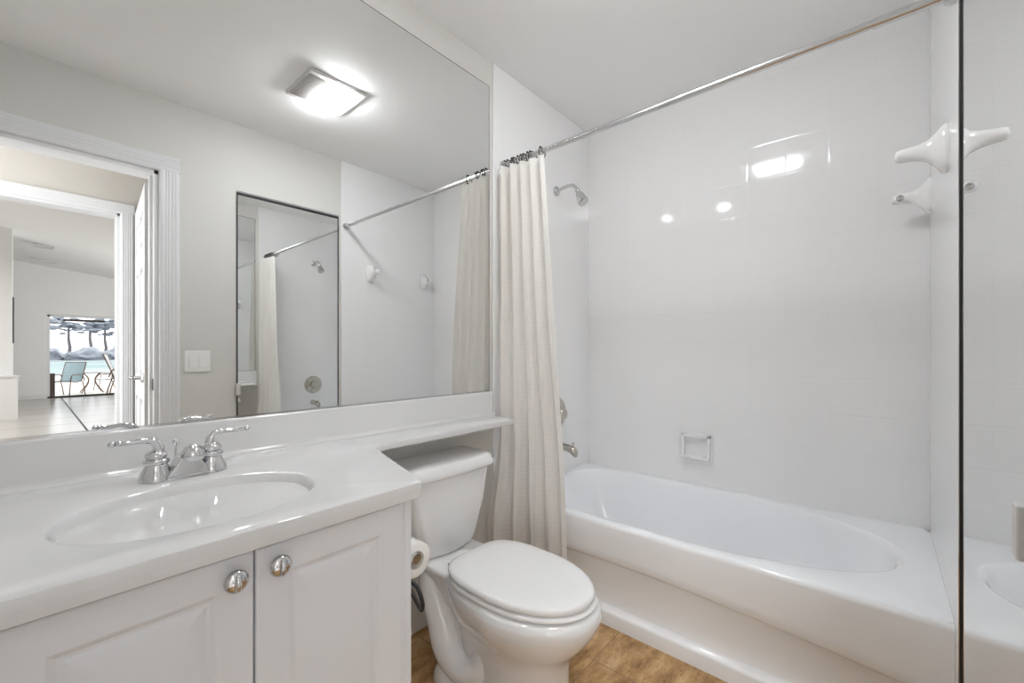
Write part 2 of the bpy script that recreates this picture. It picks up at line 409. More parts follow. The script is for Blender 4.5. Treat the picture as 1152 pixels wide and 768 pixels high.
for side in (-1, 1):
    y0 = -TH if side < 0 else 0
    bm = bmesh.new(); lathe(bm, [(.0, 0), (.028, 0), (.028, .006), (.022, .012), (.011, .014), (.011, .045), (.0, .045)], (.062, y0, .935), 'Y', 20, side)
    tube(bm, smooth_path([(.062, y0+side*.04, .935), (.09, y0+side*.052, .935), (.14, y0+side*.05, .932), (.165, y0+side*.045, .928)], 5), [.010]*6+[.009]*5+[.008]*5, 10)
    obj('lever_handle', place_leaf(bm), M['showermetal'], t, smooth=True)

# ------------------------------------------------------------------ outdoors beyond the glass door
struct('ground_deck', B(-20, 40, -27.5, GY-.12, -.10, -.03), M['deck'], 'pale sunlit patio deck')
struct('ground_water', B(-60, 90, -66, -27.5, -.12, -.06), M['water'], 'turquoise water beyond the patio')
struct('ground_bank', B(-120, 160, -200, -66, -.10, -.02), M['bank'], 'hazy far bank')
def blob(bm, c, r, seed, sx=1, sz=1):
    rnd = random.Random(seed); s = bmesh.ops.create_icosphere(bm, subdivisions=3, radius=1)['verts']
    ph = [rnd.uniform(0, 6) for _ in range(6)]
    for v in s:
        k = 1+.18*math.sin(5*v.co.x+ph[0])*math.sin(6*v.co.z+ph[1])+.12*math.sin(11*v.co.y+ph[2])*math.sin(9*v.co.z+ph[3])+rnd.uniform(-.06, .06)
        v.co = Vector(c)+Vector((v.co.x*r*k*sx, v.co.y*r*k, v.co.z*r*k*sz))
tx = [(1.7, -74, 5.0, 1.5), (3.9, -78, 5.4, 1.7), (5.5, -73, 5.1, 1.4), (7.4, -79, 5.5, 1.6), (9.6, -74, 4.9, 1.6)]
for i, (x, y, h, r) in enumerate(tx):
    t = thing('shore_tree', ['hazy grey tree at the left edge of the patio view', 'tall hazy grey tree second from the left across the water', 'hazy grey tree in the middle across the water',
              'wide hazy tree fourth from the left across the water', 'low hazy tree at the right edge of the patio view'][i], 'tree', (x, y, -.02), 'trees across the water')
    bm = bmesh.new(); tube(bm, [(x, y, -.02), (x+.08, y, 1.5), (x-.05, y, 2.6), (x, y, h-.9)], [.22, .17, .14, .08], 8); obj('tree_trunk', bm, M['bark'], t, smooth=True)
    bm = bmesh.new(); rn = random.Random(i)
    for k in range(22): blob(bm, (x+rn.uniform(-1, 1)*r*.62, y+rn.uniform(-.6, .6)*r*.6, h-1.0+rn.uniform(-1.2, .9)), r*rn.uniform(.10, .27), i*30+k, 1.5, .55)
    obj('tree_crown', bm, M['leaf'], t, smooth=True)
for i, (x, y, r, sx) in enumerate(((1.3, -70.2, 1.35, 1.5), (5.0, -67.8, 1.1, 1.8), (8.9, -70.6, 1.6, 1.6))):
    bm = bmesh.new(); blob(bm, (x, y, .35), r, 50+i, sx, .9)
    tag(obj('shore_bush', bm, M['leaf'], smooth=True), ['low hazy bush at the left across the water', 'low wide hazy bush in the middle across the water', 'tall hazy bush at the right across the water'][i], 'bush', 'bushes across the water')
tag(obj('planter_box', B(.37, .50, -13.75, -13.5, -.03, .55), M['brownbox'], bevel=.01), 'dark brown box outside the left edge of the patio door', 'box')
tag(obj('rolled_shade', B(.62, 1.35, -13.42, -13.34, 1.80, 1.85), M['brownbox'], bevel=.01), 'dark bottom rail of a rolled shade above the patio view', 'shade')

def sling_chair(x, y, rz, label, fab, s=1.0):
    t = thing('patio_chair', label, 'chair', (x, y, -.03), None)
    t.rotation_euler = (0, 0, rz); t.scale = (s, s, s)
    def loc(bm):   # meshes below are in the chair's own frame
        bmesh.ops.translate(bm, verts=bm.verts[:], vec=(x, y, -.03)); return bm
    for sd in (-.27, .27):
        bm = bmesh.new()
        tube(bm, smooth_path([(.30, sd, 0), (.27, sd, .22), (.25, sd, .42), (.20, sd, .60), (0, sd, .62), (-.22, sd, .60), (-.30, sd, .42)], 5), .014, 8)
        tube(bm, smooth_path([(-.34, sd, 0), (-.28, sd, .25), (-.20, sd, .42), (.02, sd, .40), (.25, sd, .44)], 5), .014, 8)
        obj('chair_frame', loc(bm), M['rustmetal'], t, smooth=True)
    bm = bmesh.new()
    tube(bm, [(-.40, -.26, .98), (-.40, .26, .98)], .013, 8)
    for sd in (-.26, .26): tube(bm, [(-.20, sd, .41), (-.40, sd, .98)], .013, 8)
    obj('back_frame', loc(bm), M['rustmetal'], t, smooth=True)
    bm = bmesh.new(); tube(bm, [(.26, -.26, .44), (.26, .26, .44)], .013, 8); obj('seat_bar', loc(bm), M['rustmetal'], t, smooth=True)
    bm = bmesh.new(); P = smooth_path([(.26, 0, .45), (.05, 0, .405), (-.15, 0, .40), (-.22, 0, .45), (-.30, 0, .70), (-.40, 0, .98)], 5)
    rings = [[(p.x, -.25, p.z), (p.x, .25, p.z), (p.x+.004, .25, p.z+.006), (p.x+.004, -.25, p.z+.006)] for p in P]; loft(bm, rings)
    obj('sling_seat', loc(bm), fab, t, smooth=True)
    return t
sling_chair(.70, -14.0, math.radians(125), 'blue sling patio chair with brown frame at the left of the patio table', M['sling'], .84)
sling_chair(1.58, -15.6, math.radians(200), 'blue sling patio chair behind the patio table', M['sling'], .72)
sling_chair(1.80, -13.75, math.radians(12), 'grey sling patio chair at the right side of the patio view', M['greysling'], 1.05)
t = thing('patio_table', 'low patio table with thin top and curved brown legs beyond the glass door', 'table', (1.22, -14.75, -.03))
bm = bmesh.new(); lathe(bm, [(.0, .50), (.40, .50), (.41, .51), (.40, .525), (.0, .525)], (1.22, -14.75, 0), n=40); obj('table_top', bm, M['greysling'], t, smooth=True)
for k in range(4):
    q = PI/4+k*PI/2; c_, s_ = math.cos(q), math.sin(q)
    bm = bmesh.new(); tube(bm, smooth_path([(1.22+.30*c_, -14.75+.30*s_, -.03), (1.22+.12*c_, -14.75+.12*s_, .2), (1.22+.10*c_, -14.75+.10*s_, .35), (1.22+.24*c_, -14.75+.24*s_, .50)], 5), .013, 8)
    obj('table_leg', bm, M['rustmetal'], t, smooth=True)

# ------------------------------------------------------------------ bathtub
t = thing('bathtub', 'white alcove bathtub with stepped curved apron under the tiled walls', 'bathtub', (1.91, -.76, 0))
TX0, TX1, TY0, TY1, TZ = 1.53, XT-.0005, YO+.0083, -.0083, .41
def rrect(x0, x1, y0, y1, z, r, n=96, cxy=None):
    """rounded rectangle sampled by angle around its centre so rings match sup()"""
    cx, cy = cxy or ((x0+x1)/2, (y0+y1)/2); out = []
    for k in range(n):
        q = 2*PI*k/n; dx, dy = math.cos(q), math.sin(q)
        tt = 1e9
        if dx > 1e-9: tt = min(tt, (x1-cx)/dx)
        if dx < -1e-9: tt = min(tt, (x0-cx)/dx)
        if dy > 1e-9: tt = min(tt, (y1-cy)/dy)
        if dy < -1e-9: tt = min(tt, (y0-cy)/dy)
        out.append((cx+dx*tt, cy+dy*tt, z))
    return out
def egg(cx, cy, a, b0, b1, z, e0, e1, n=96, N=None, af=None):
    """opening sampled by true angle: b1 towards +y with exponent e1, b0 towards -y with exponent e0"""
    out = []
    for k in range(n):
        q = 2*PI*k/n; dx, dy = math.cos(q), math.sin(q); b_ = b1 if dy > 0 else b0; e = e1 if dy > 0 else e0
        aa = af if (af and dx < 0) else a; r = (abs(dx/aa)**e+abs(dy/b_)**e)**(-1/e); out.append((cx+dx*r, cy+dy*r, z))
    return out
cx, cy = 1.925, -.72; N = 128
bm = bmesh.new()
A_, B0, B1 = .318, .70, .67
rings = [rrect(TX0+.009, TX1, TY0, TY1, TZ-.0025, 0, N, (cx, cy)), rrect(TX0+.018, TX1, TY0, TY1, TZ, 0, N, (cx, cy))]
for (k, z) in ((1.022, TZ), (1.012, TZ-.001), (1.0, TZ-.008), (.985, TZ-.022), (.965, TZ-.08), (.93, TZ-.18), (.88, TZ-.27), (.80, TZ-.315), (.62, TZ-.33), (.3, TZ-.335), (.02, TZ-.336)):
    rings.append(egg(cx, cy, A_*k, B0*(k if k > .96 else k**1.6), B1*k, z, 2.3+.3*(1-k), 4.5-1.2*(1-k), N, af=.348*k))
loft(bm, rings, False, True)
obj('basin', bm, M['tub'], t, smooth=True, angle=60)
# apron: upper band bulges out above an arched step, lower panel recessed, kick ledge at the bottom
bm = bmesh.new(); ny = 90; prof_n = 0; G = []
def arch(y):
    s = (y-TY1)/(TY0-TY1)
    return .205+.052*math.sin(PI*min(1, max(0, .18+.80*s)))
for i in range(ny+1):
    y = TY1+(TY0-TY1)*i/ny; a = arch(y); col = []
    edge = min(1.0, (TY1-y)/.05, 1.0)
    P = [(.014, TZ-.0005), (.007, TZ-.003), (.002, TZ-.009), (.0, TZ-.018), (.000, TZ-.06), (.000, a+.035), (.001, a+.010), (.004, a+.004), (.018, a-.010), (.024, a-.014), (.026, a-.018), (.027, .11), (.026, .076), (.023, .070), (.006, .058), (.002, .055), (.000, .049), (.001, .0)]
    for dx, z in P: col.append(bm.verts.new((TX0+dx, y, z)))
    G.append(col)
for a, b_ in zip(G, G[1:]):
    for k in range(len(a)-1): bm.faces.new((a[k], a[k+1], b_[k+1], b_[k]))
obj('apron', bm, M['tub'], t, smooth=True, angle=38)

# ------------------------------------------------------------------ vanity cabinet
CX0, CX1, CYF, CZ = XL, .583, -.560, .774
t = thing('vanity_cabinet', 'white vanity cabinet with raised panel doors under the sink counter', 'cabinet', (.06, -.28, 0))
bm = BB((CX1-.018, CX1, CYF, -.002, .0, CZ), (CX0+.001, CX0+.019, CYF, -.002, 0, CZ), (CX0+.019, CX1-.018, CYF+.06, -.002, .09, .108), (CX0+.019, CX1-.018, CYF+.06, CYF+.075, 0, .09),
        (CX0+.019, CX1-.018, -.012, -.002, .108, CZ), (CX0+.019, CX1-.018, CYF, CYF+.02, .72, CZ), (CX0+.019, CX1-.018, CYF, CYF+.02, .108, .15),
        (CX1-.05, CX1-.018, CYF, CYF+.02, .15, .72), (.235, .275, CYF, CYF+.02, .15, .72), (-.06, -.02, CYF, CYF+.02, .15, .72), (CX0+.019, CX0+.03, CYF, CYF+.02, .15, .72))
obj('cabinet_body', bm, M['cabinet'], t, bevel=.0015)
def cab_door(x0, x1, knob_x, lab=None):
    z0, z1 = .125, .766; y = CYF-.001; T = .019
    bm = bmesh.new()
    # concentric rings: edge, frame, cove, raised field
    def r(i, yy): return [(x0+i, yy, z0+i), (x1-i, yy, z0+i), (x1-i, yy, z1-i), (x0+i, yy, z1-i)]
    rs = [r(0, y), r(0, y-T+.004), r(.0015, y-T+.001), r(.004, y-T), r(.052, y-T), r(.056, y-T+.002), r(.061, y-T+.006), r(.066, y-T+.0065), r(.070, y-T+.005), r(.092, y-T+.0005), r(.096, y-T)]
    loft(bm, rs)
    d = obj('cabinet_door', bm, M['cabinet'], t, smooth=True, angle=12)
    bm = bmesh.new(); kz = .7335
    lathe(bm, [(0, 0), (.007, 0), (.006, .010), (.010, .013), (.0165, .016), (.0180, .020), (.0170, .024), (.012, .0275), (.0, .029)], (knob_x, y-T, kz), 'Y', 36, -1)
    tube(bm, smooth_path([(knob_x, y-T-.0275, kz-.0125), (knob_x-.001, y-T-.0335, kz-.005), (knob_x-.001, y-T-.0335, kz+.005), (knob_x, y-T-.0275, kz+.0125)], 5), [.0015]+[.0042]*14+[.0015], 10)
    obj('knob', bm, M['chrome'], d, smooth=True, angle=50)
    return d
cab_door(.2565, .545, .288); cab_door(-.034, .2535, .222); cab_door(-.44, -.040, -.08)

# ------------------------------------------------------------------ countertop with integral oval bowl + banjo shelf over the tank + backsplash
t = thing('vanity_countertop', 'glossy white countertop with oval sink and narrow shelf over the toilet', 'countertop', (.3, -.25, CZ))
ZT, ZB = .81, .790
# outline (ccw seen from above)
OUT = [(XL+.001, -.605), (.570, -.603), (.5775, -.6005), (.582, -.594)]
OUT += [(.676, -.268), (.681, -.250), (.690, -.233), (.703, -.220), (.720, -.2125), (.745, -.2085)]
OUT += [(1.338, -.204), (1.352, -.199), (1.360, -.188)]
OUT += [(1.405, -.022), (1.40, -.001), (XL+.001, -.001)]
SKX, SKY, SA, SB = .227, -.378, .203, .152
NR = 96
def ray_poly(cx, cy, dx, dy, poly):
    best = None
    for (x1, y1), (x2, y2) in zip(poly, poly[1:]+poly[:1]):
        ex, ey = x2-x1, y2-y1; den = dx*ey-dy*ex
        if abs(den) < 1e-12: continue
        tt = ((x1-cx)*ey-(y1-cy)*ex)/den; uu = ((x1-cx)*dy-(y1-cy)*dx)/den
        if tt > 0 and -1e-9 <= uu <= 1+1e-9 and (best is None or tt > best): best = tt
    return best
# top face: triangulated polygon with oval hole via bmesh
bm = bmesh.new()
ov = [bm.verts.new((x, y, ZT)) for x, y, _ in sup(SKX, SKY, SA*1.03, SB*1.03, ZT, 2.15, NR)]
ot = [bm.verts.new((x, y, ZT)) for x, y in OUT]
eds = [bm.edges.new((ov[i], ov[(i+1) % NR])) for i in range(NR)] + [bm.edges.new((ot[i], ot[(i+1) % len(ot)])) for i in range(len(ot))]
bmesh.ops.triangle_fill(bm, use_beauty=True, use_dissolve=False, edges=eds)
# remove any face inside the oval
for f in bm.faces[:]:
    c_ = f.calc_center_median()
    if ((c_.x-SKX)/SA)**2+((c_.y-SKY)/SB)**2 < .95: bm.faces.remove(f)
# outer skirt with a small eased edge
def ring_off(off, z):
    n = len(OUT); res = []
    for i in range(n):
        p0, p1, p2 = Vector(OUT[i-1]), Vector(OUT[i]), Vector(OUT[(i+1) % n])
        e1 = (p1-p0).normalized(); e2 = (p2-p1).normalized(); n1 = Vector((e1.y, -e1.x)); n2 = Vector((e2.y, -e2.x)); m_ = (n1+n2).normalized()
        res.append((p1.x+m_.x*off, p1.y+m_.y*off, z))
    return res
sk = [ot]
for off, z in ((.0018, ZT-.0006), (.0030, ZT-.0030), (.0030, ZB+.002), (.0015, ZB)):
    sk.append([bm.verts.new(p) for p in ring_off(off, z)])
for a, b_ in zip(sk, sk[1:]):
    for i in range(len(a)):
        j = (i+1) % len(a); bm.faces.new((a[i], b_[i], b_[j], a[j]))
bm.faces.new(sk[-1][::-1])
# bowl
pr = [ov]
for k, z in ((1.012, ZT-.0008), (.995, ZT-.0035), (.975, ZT-.010), (.95, ZT-.021), (.91, ZT-.038), (.85, ZT-.058), (.77, ZT-.079), (.67, ZT-.099), (.55, ZT-.116), (.42, ZT-.130), (.30, ZT-.138), (.20, ZT-.142), (.11, ZT-.144)):
    cyk = SKY+(1-k)*.02
    pr.append([bm.verts.new(p) for p in sup(SKX, cyk, SA*k, SB*k, z, 2.15, NR)])
for a, b_ in zip(pr, pr[1:]):
    for i in range(NR):
        j = (i+1) % NR; bm.faces.new((a[i], b_[i], b_[j], a[j]))
bm.faces.new(pr[-1])
obj('counter_slab', bm, M['marble'], t, smooth=True, angle=30)
bm = bmesh.new()
E0 = [(XL+.001, -.6077), (.570, -.606), (.5795, -.6025), (.584, -.594), (.600, -.535), (.581, -.535), (.565, -.585), (XL+.001, -.585)]
loft(bm, [[(x, y, .7765) for x, y in E0], [(x, y, .7925) for x, y in E0]])
obj('front_edge', bm, M['marble'], t, bevel=.0015)
bm = bmesh.new()
# backsplash, with cove where it meets the counter
ys = [(-.0, .911), (-.016, .911), (-.0195, .909), (-.021, .905), (-.021, .823), (-.0245, .8165), (-.033, .8115), (-.040, .810), (-.040, .8085), (0, .8085)]
loft(bm, [[(XL+.001, y, z) for y, z in ys], [(1.418, y, z) for y, z in ys]])
obj('backsplash', bm, M['marble'], t, smooth=True, angle=40)
bm = bmesh.new(); lathe(bm, [(0, 0), (.021, 0), (.022, .002), (.017, .0035), (.014, .002), (0, .002)], (SKX, SKY+.018, ZT-.144), 'Z', 28); obj('drain', bm, M['chrome'], t, smooth=True)
# thin splash curb return left
# ------------------------------------------------------------------ faucet
FX, FY = .247, -.150
t = thing('faucet', 'chrome two-lever centreset faucet on the counter behind the sink', 'faucet', (FX, FY, ZT))
bm = bmesh.new()
def lozenge(w, d, z, e=3.0, n=48): return sup(FX, FY, w, d, z, e, n)
loft(bm, [lozenge(.080, .028, ZT), lozenge(.080, .028, ZT+.003), lozenge(.076, .025, ZT+.010), lozenge(.070, .020, ZT+.016), lozenge(.02, .01, ZT+.018)])
obj('base_plate', bm, M['chrome'], t, smooth=True, angle=35)
for s in (-1, 1):
    hx = FX+s*.052
    bm = bmesh.new()
    lathe(bm, [(.0, .001), (.0315, .001), (.0315, .006), (.0285, .018), (.0225, .030), (.0200, .036), (.0225, .038), (.0245, .042), (.0235, .047), (.0185, .050), (.0205, .053), (.0205, .058), (.0165, .064), (.011, .068), (.0, .069)], (hx, FY, ZT), 'Z', 28)
    h = obj('handle_hub', bm, M['chrome'], t, smooth=True, angle=40)
    bm = bmesh.new()
    P = smooth_path([(hx, FY, ZT+.058), (hx-s*.004, FY-.003, ZT+.072), (hx+s*.004, FY-.004, ZT+.088), (hx+s*.024, FY-.005, ZT+.0925), (hx+s*.050, FY-.006, ZT+.091), (hx+s*.068, FY-.007, ZT+.0925)], 8)
    rr = [.0125-.0075*min(1, i/28) for i in range(len(P))]
    tube(bm, P, rr, 14)
    e = P[-1]
    for (d_, r_) in ((-.006, .0062), (.006, .0068)): 
        s_ = bmesh.ops.create_uvsphere(bm, u_segments=16, v_segments=10, radius=r_)['verts']; bmesh.ops.translate(bm, verts=s_, vec=(e.x+s*d_, e.y, e.z))
    s_ = bmesh.ops.create_uvsphere(bm, u_segments=16, v_segments=10, radius=.0075)['verts']; bmesh.ops.translate(bm, verts=s_, vec=tuple(P[22]))
    obj('lever', bm, M['chrome'], h, smooth=True, angle=50)
# spout: wedge body that reaches forward over the bowl
bm = bmesh.new()
def spr(y, w, z0, z1, k=.75): return [(FX-w, y, z0), (FX+w, y, z0), (FX+w*k, y, z1-.006), (FX+w*k*.6, y, z1), (FX-w*k*.6, y, z1), (FX-w*k, y, z1-.006)]
loft(bm, [[(FX-.036, FY+.018, ZT+.004), (FX+.036, FY+.018, ZT+.004), (FX+.040, FY-.034, ZT+.004), (FX-.040, FY-.034, ZT+.004)], [(FX-.034, FY+.018, ZT+.012), (FX+.034, FY+.018, ZT+.012), (FX+.037, FY-.036, ZT+.012), (FX-.037, FY-.036, ZT+.012)], [(FX-.014, FY+.014, ZT+.050), (FX+.018, FY+.014, ZT+.050), (FX+.024, FY-.026, ZT+.046), (FX-.010, FY-.026, ZT+.046)]])
obj('spout', bm, M['chrome'], t, bevel=.003, seg=3)
bm = bmesh.new(); lathe(bm, [(.0, .042), (.021, .042), (.0245, .050), (.0225, .062), (.016, .072), (.007, .078), (.0, .079)], (FX+.012, FY-.014, ZT-.006), 'Z', 28)
obj('spout_dome', bm, M['chrome'], t, smooth=True, angle=50)
bm = bmesh.new(); tube(bm, [(FX-.014, FY+.020, ZT+.03), (FX-.014, FY+.020, ZT+.072)], .0022, 10)
lathe(bm, [(0, .070), (.004, .070), (.0065, .075), (.0065, .080), (.003, .084), (0, .085)], (FX-.014, FY+.020, ZT), 'Z', 18)
obj('drain_lift_knob', bm, M['chrome'], t, smooth=True, angle=50)

# ------------------------------------------------------------------ wall mirror over the vanity
t = thing('vanity_mirror', 'huge frameless wall mirror above the vanity counter', 'mirror', (.48, 0, .912))
obj('mirror_glass', B(XL+.002, 1.4095, -.006, -.0005, .9125, 2.316), M['mirror'], t)
obj('mirror_edge', BB((XL+.002, 1.4125, -.0055, -.0004, 2.316, 2.319), (1.4095, 1.4125, -.0055, -.0004, .9125, 2.319)), M['gap'], t)
obj('mirror_channel', BB((XL+.002, 1.4125, -.009, -.0065, .9112, .9165)), M['chrome'], t)

# ------------------------------------------------------------------ mirrored closet door on the opposite wall
MX0, MX1, MZ = .829, 1.452, 2.035
t = thing('mirrored_closet_door', 'tall narrow mirrored door beside the tub alcove, opposite the vanity', 'mirror door', ((MX0+MX1)/2, YO, .01))
obj('mirror_panel', B(MX0+.004, MX1-.007, YO+.002, YO+.006, .012, MZ-.014), M['mirror'], t)
obj('gasket', BB((MX0-.001, MX0+.004, YO+.0005, YO+.008, .010, MZ), (MX0-.001, MX1, YO+.0005, YO+.008, MZ-.014, MZ), (MX1-.0075, MX1-.0030, YO+.0005, YO+.0088, .010, MZ-.012)), M['gap'], t)
obj('chrome_edge', BB((MX1-.0030, MX1+.0015, YO+.0005, YO+.0105, .010, MZ), (MX0-.001, MX1, YO+.0005, YO+.010, MZ, MZ+.010)), M['chrome'], t)
obj('pull', B(MX0-.010, MX0+.016, YO+.008, YO+.020, .835, .905), M['grille'], t, bevel=.003)

# ------------------------------------------------------------------ light switches
t = thing('light_switch', 'white double rocker light switch plate beside the door casing', 'light switch', (.638, YO, .98))
obj('wall_plate', B(.578, .698, YO, YO+.006, .980, 1.098), M['plastic'], t, bevel=.003)
for x in (.615, .661):
    bm = bmesh.new(); loft(bm, [[(x-.0165, YO+.005, 1.006), (x+.0165, YO+.005, 1.006), (x+.0165, YO+.005, 1.072), (x-.0165, YO+.005, 1.072)], [(x-.0165, YO+.0115, 1.006), (x+.0165, YO+.0115, 1.006), (x+.0165, YO+.0075, 1.072), (x-.0165, YO+.0075, 1.072)]])
    obj('rocker', bm, M['plastic'], t, bevel=.0008)

# ------------------------------------------------------------------ ceiling fan light
fx0, fx1, fy0, fy1 = .885, 1.178, -.955, -.665
t = thing('ceiling_fan_light', 'square ceiling exhaust fan with a lit bulging lamp panel', 'ceiling light', ((fx0+fx1)/2, (fy0+fy1)/2, H))
obj('housing_plate', B(fx0, fx1, fy0, fy1, H-.018, H), M['grille'], t, bevel=.006)
bm = bmesh.new()
for j in range(11):
    x = fx0+.014+.078*j/10; box(bm, x-.0022, x+.0022, fy0+.03, fy1-.03, H-.0215, H-.017)
obj('fan_grille', bm, M['blackpl'], t)
bm = bmesh.new(); lx0, lx1, ly0, ly1 = .990, 1.128, fy0+.004, fy1-.012
rs = []
for k, dz in ((0, .0), (0.0, .014), (.003, .024), (.010, .031), (.022, .035)):
    rs.append([(x, y, H-.018-dz) for x, y, _ in sup((lx0+lx1)/2, (ly0+ly1)/2, (lx1-lx0)/2-k, (ly1-ly0)/2-k, 0, 7, 48)])
loft(bm, rs); obj('lamp_diffuser', bm, M['lamp_glass'], t, smooth=True, angle=60)

# recessed downlight above the vanity (reflected in the tiles)
t = thing('recessed_downlight', 'small round recessed downlight in the ceiling above the vanity', 'downlight', (.32, -.27, H))
bm = bmesh.new(); lathe(bm, [(.050, 0), (.068, 0), (.068, -.004), (.050, -.006)], (.32, -.27, H), 'Z', 32); obj('trim_ring', bm, M['plastic'], t, smooth=True)
area('downlight_bulb', (.32, -.27, H-.010), .085, 1.7, color=(.955, .98, 1), shape='DISK')

# ------------------------------------------------------------------ toilet
TCX = 1.02
t = thing('toilet', 'white two-piece elongated toilet with closed lid between vanity and tub', 'toilet', (TCX, -.4, 0))
def tank_ring(hw, yb, yf, z, rf=.05, n=10, bow=.012):
    """flat back, rounded front corners, bowed front; ccw from back-right"""
    pts = [(TCX+hw, yb, z), (TCX-hw, yb, z)]
    pts += [(TCX-hw+rf*(1-math.cos(q)), yf+rf*(1-math.sin(q)), z) for q in [PI/2*k/n for k in range(n+1)]]
    m = 12
    for k in range(1, m):
        s = -1+2*k/m; pts.append((TCX+(hw-rf)*s, yf-bow*(1-s*s), z))
    pts += [(TCX+hw-rf*(1-math.sin(q)), yf+rf*(1-math.cos(q)), z) for q in [PI/2*k/n for k in range(n+1)]]
    return pts
bm = bmesh.new()
loft(bm, [tank_ring(.100, -.055, -.185, .372), tank_ring(.125, -.045, -.200, .380), tank_ring(.140, -.040, -.206, .41), tank_ring(.180, -.035, -.208, .53), tank_ring(.205, -.030, -.210, .655)])
obj('tank', bm, M['porcelain'], t, smooth=True, angle=50)
bm = bmesh.new()
loft(bm, [tank_ring(.209, -.026, -.214, .650), tank_ring(.219, -.022, -.222, .653), tank_ring(.222, -.020, -.226, .662), tank_ring(.220, -.021, -.224, .672), tank_ring(.213, -.024, -.217, .690), tank_ring(.206, -.028, -.211, .697), tank_ring(.19, -.04, -.198, .700)])
obj('tank_lid', bm, M['porcelain'], t, smooth=True, angle=50)
# bowl with pedestal
def bowl_ring(a, yb, yf, z, e=2.2, n=48, sq=None):
    cy_ = (yb+yf)/2; b_ = abs(yf-yb)/2; out = []
    for k in range(n):
        q = 2*PI*k/n; c_, s_ = math.cos(q), math.sin(q)
        ee = e if s_ < 0 else (sq or e)
        out.append((TCX+math.copysign(abs(c_)**(2/ee), c_)*a*(1-.10*(s_+1)/2 if s_ > 0 else 1), cy_+math.copysign(abs(s_)**(2/ee), s_)*b_, z))
    return out
bm = bmesh.new()
loft(bm, [bowl_ring(.118, -.30, -.695, .000, 2.6), bowl_ring(.116, -.30, -.692, .030, 2.6), bowl_ring(.110, -.29, -.682, .060, 2.6), bowl_ring(.108, -.29, -.678, .12, 2.6), bowl_ring(.110, -.28, -.682, .175, 2.5),
          bowl_ring(.120, -.27, -.695, .215, 2.4), bowl_ring(.146, -.25, -.728, .248, 2.3), bowl_ring(.168, -.24, -.757, .285, 2.2), bowl_ring(.181, -.235, -.778, .320, 2.15), bowl_ring(.185, -.23, -.785, .345, 2.15), bowl_ring(.182, -.23, -.781, .362, 2.15), bowl_ring(.173, -.24, -.768, .372, 2.15)])
# rear deck the tank sits on
loft(bm, [tank_ring(.085, -.06, -.30, .24, .03), tank_ring(.105, -.05, -.32, .32, .03), tank_ring(.122, -.045, -.33, .352, .03), tank_ring(.122, -.045, -.33, .366, .03), tank_ring(.117, -.05, -.325, .372, .03)])
# rear base foot
loft(bm, [bowl_ring(.108, -.18, -.45, .0, 2.3), bowl_ring(.106, -.18, -.45, .022, 2.3), bowl_ring(.098, -.18, -.44, .040, 2.3), bowl_ring(.085, -.15, -.42, .10, 2.3), bowl_ring(.08, -.17, -.40, .24, 2.3)])
bowl = obj('bowl', bm, M['porcelain'], t, smooth=True, angle=50)
# trapway relief on both sides
for s in (-1, 1):
    bm = bmesh.new(); X = TCX+s*.072
    P = smooth_path([(X+s*.004, -.17, .335), (X+s*.014, -.20, .27), (X+s*.014, -.245, .19), (X+s*.018, -.285, .115), (X+s*.016, -.36, .08), (X+s*.006, -.42, .10), (X-s*.01, -.44, .16)], 6)
    tube(bm, P, [.040+.012*math.sin(PI*i/(len(P)-1)) for i in range(len(P))], 18)
    s_ = bmesh.ops.create_uvsphere(bm, u_segments=24, v_segments=14, radius=1)['verts']
    for v in s_: v.co = Vector((TCX+s*.092+v.co.x*.050, -.318+v.co.y*.095, .010+max(v.co.z, 0)*.066))
    obj('trapway', bm, M['porcelain'], t, smooth=True, angle=80)
    bm = bmesh.new(); lathe(bm, [(.014, .0), (.014, .010), (.010, .017), (.0, .020)], (TCX+s*.112, -.335, .064), 'Z', 20); obj('bolt_cap', bm, M['plastic'], t, smooth=True)
def seat_ring(a, yb, yf, z, n=64):
    cy_ = yb-(yb-yf)*.47; out = []
    for k in range(n):
        q = 2*PI*k/n; c_, s_ = math.cos(q), math.sin(q)
        if s_ < 0: out.append((TCX+a*math.copysign(abs(c_)**(2/2.05), c_), cy_-(cy_-yf)*abs(s_)**(2/2.05), z))
        else:
            e = 5.0
            out.append((TCX+a*math.copysign(abs(c_)**(2/e), c_)*(1-.20*abs(s_)**1.3), cy_+(yb-cy_)*abs(s_)**(2/e), z))
    return out
bm = bmesh.new(); loft(bm, [seat_ring(.150, -.32, -.748, .372), seat_ring(.153, -.315, -.752, .3765), seat_ring(.170, -.305, -.769, .3775), seat_ring(.172, -.303, -.772, .382), seat_ring(.169, -.305, -.768, .3885), seat_ring(.150, -.32, -.748, .3895)])
obj('seat', bm, M['seatplastic'], t, smooth=True, angle=60)
bm = bmesh.new(); loft(bm, [seat_ring(.149, -.32, -.746, .389), seat_ring(.150, -.315, -.748, .3940), seat_ring(.166, -.297, -.764, .3950), seat_ring(.1675, -.296, -.766, .402), seat_ring(.164, -.298, -.762, .409), seat_ring(.156, -.306, -.752, .4125), seat_ring(.12, -.35, -.71, .415), seat_ring(.03, -.45, -.58, .416)])
obj('seat_lid', bm, M['seatplastic'], t, smooth=True, angle=60)
for s in (-1, 1):
    bm = bmesh.new(); lathe(bm, [(0, -.02), (.010, -.02), (.010, .02), (0, .02)], (TCX+s*.075, -.295, .388), 'X', 16); obj('hinge', bm, M['plastic'], t, smooth=True)

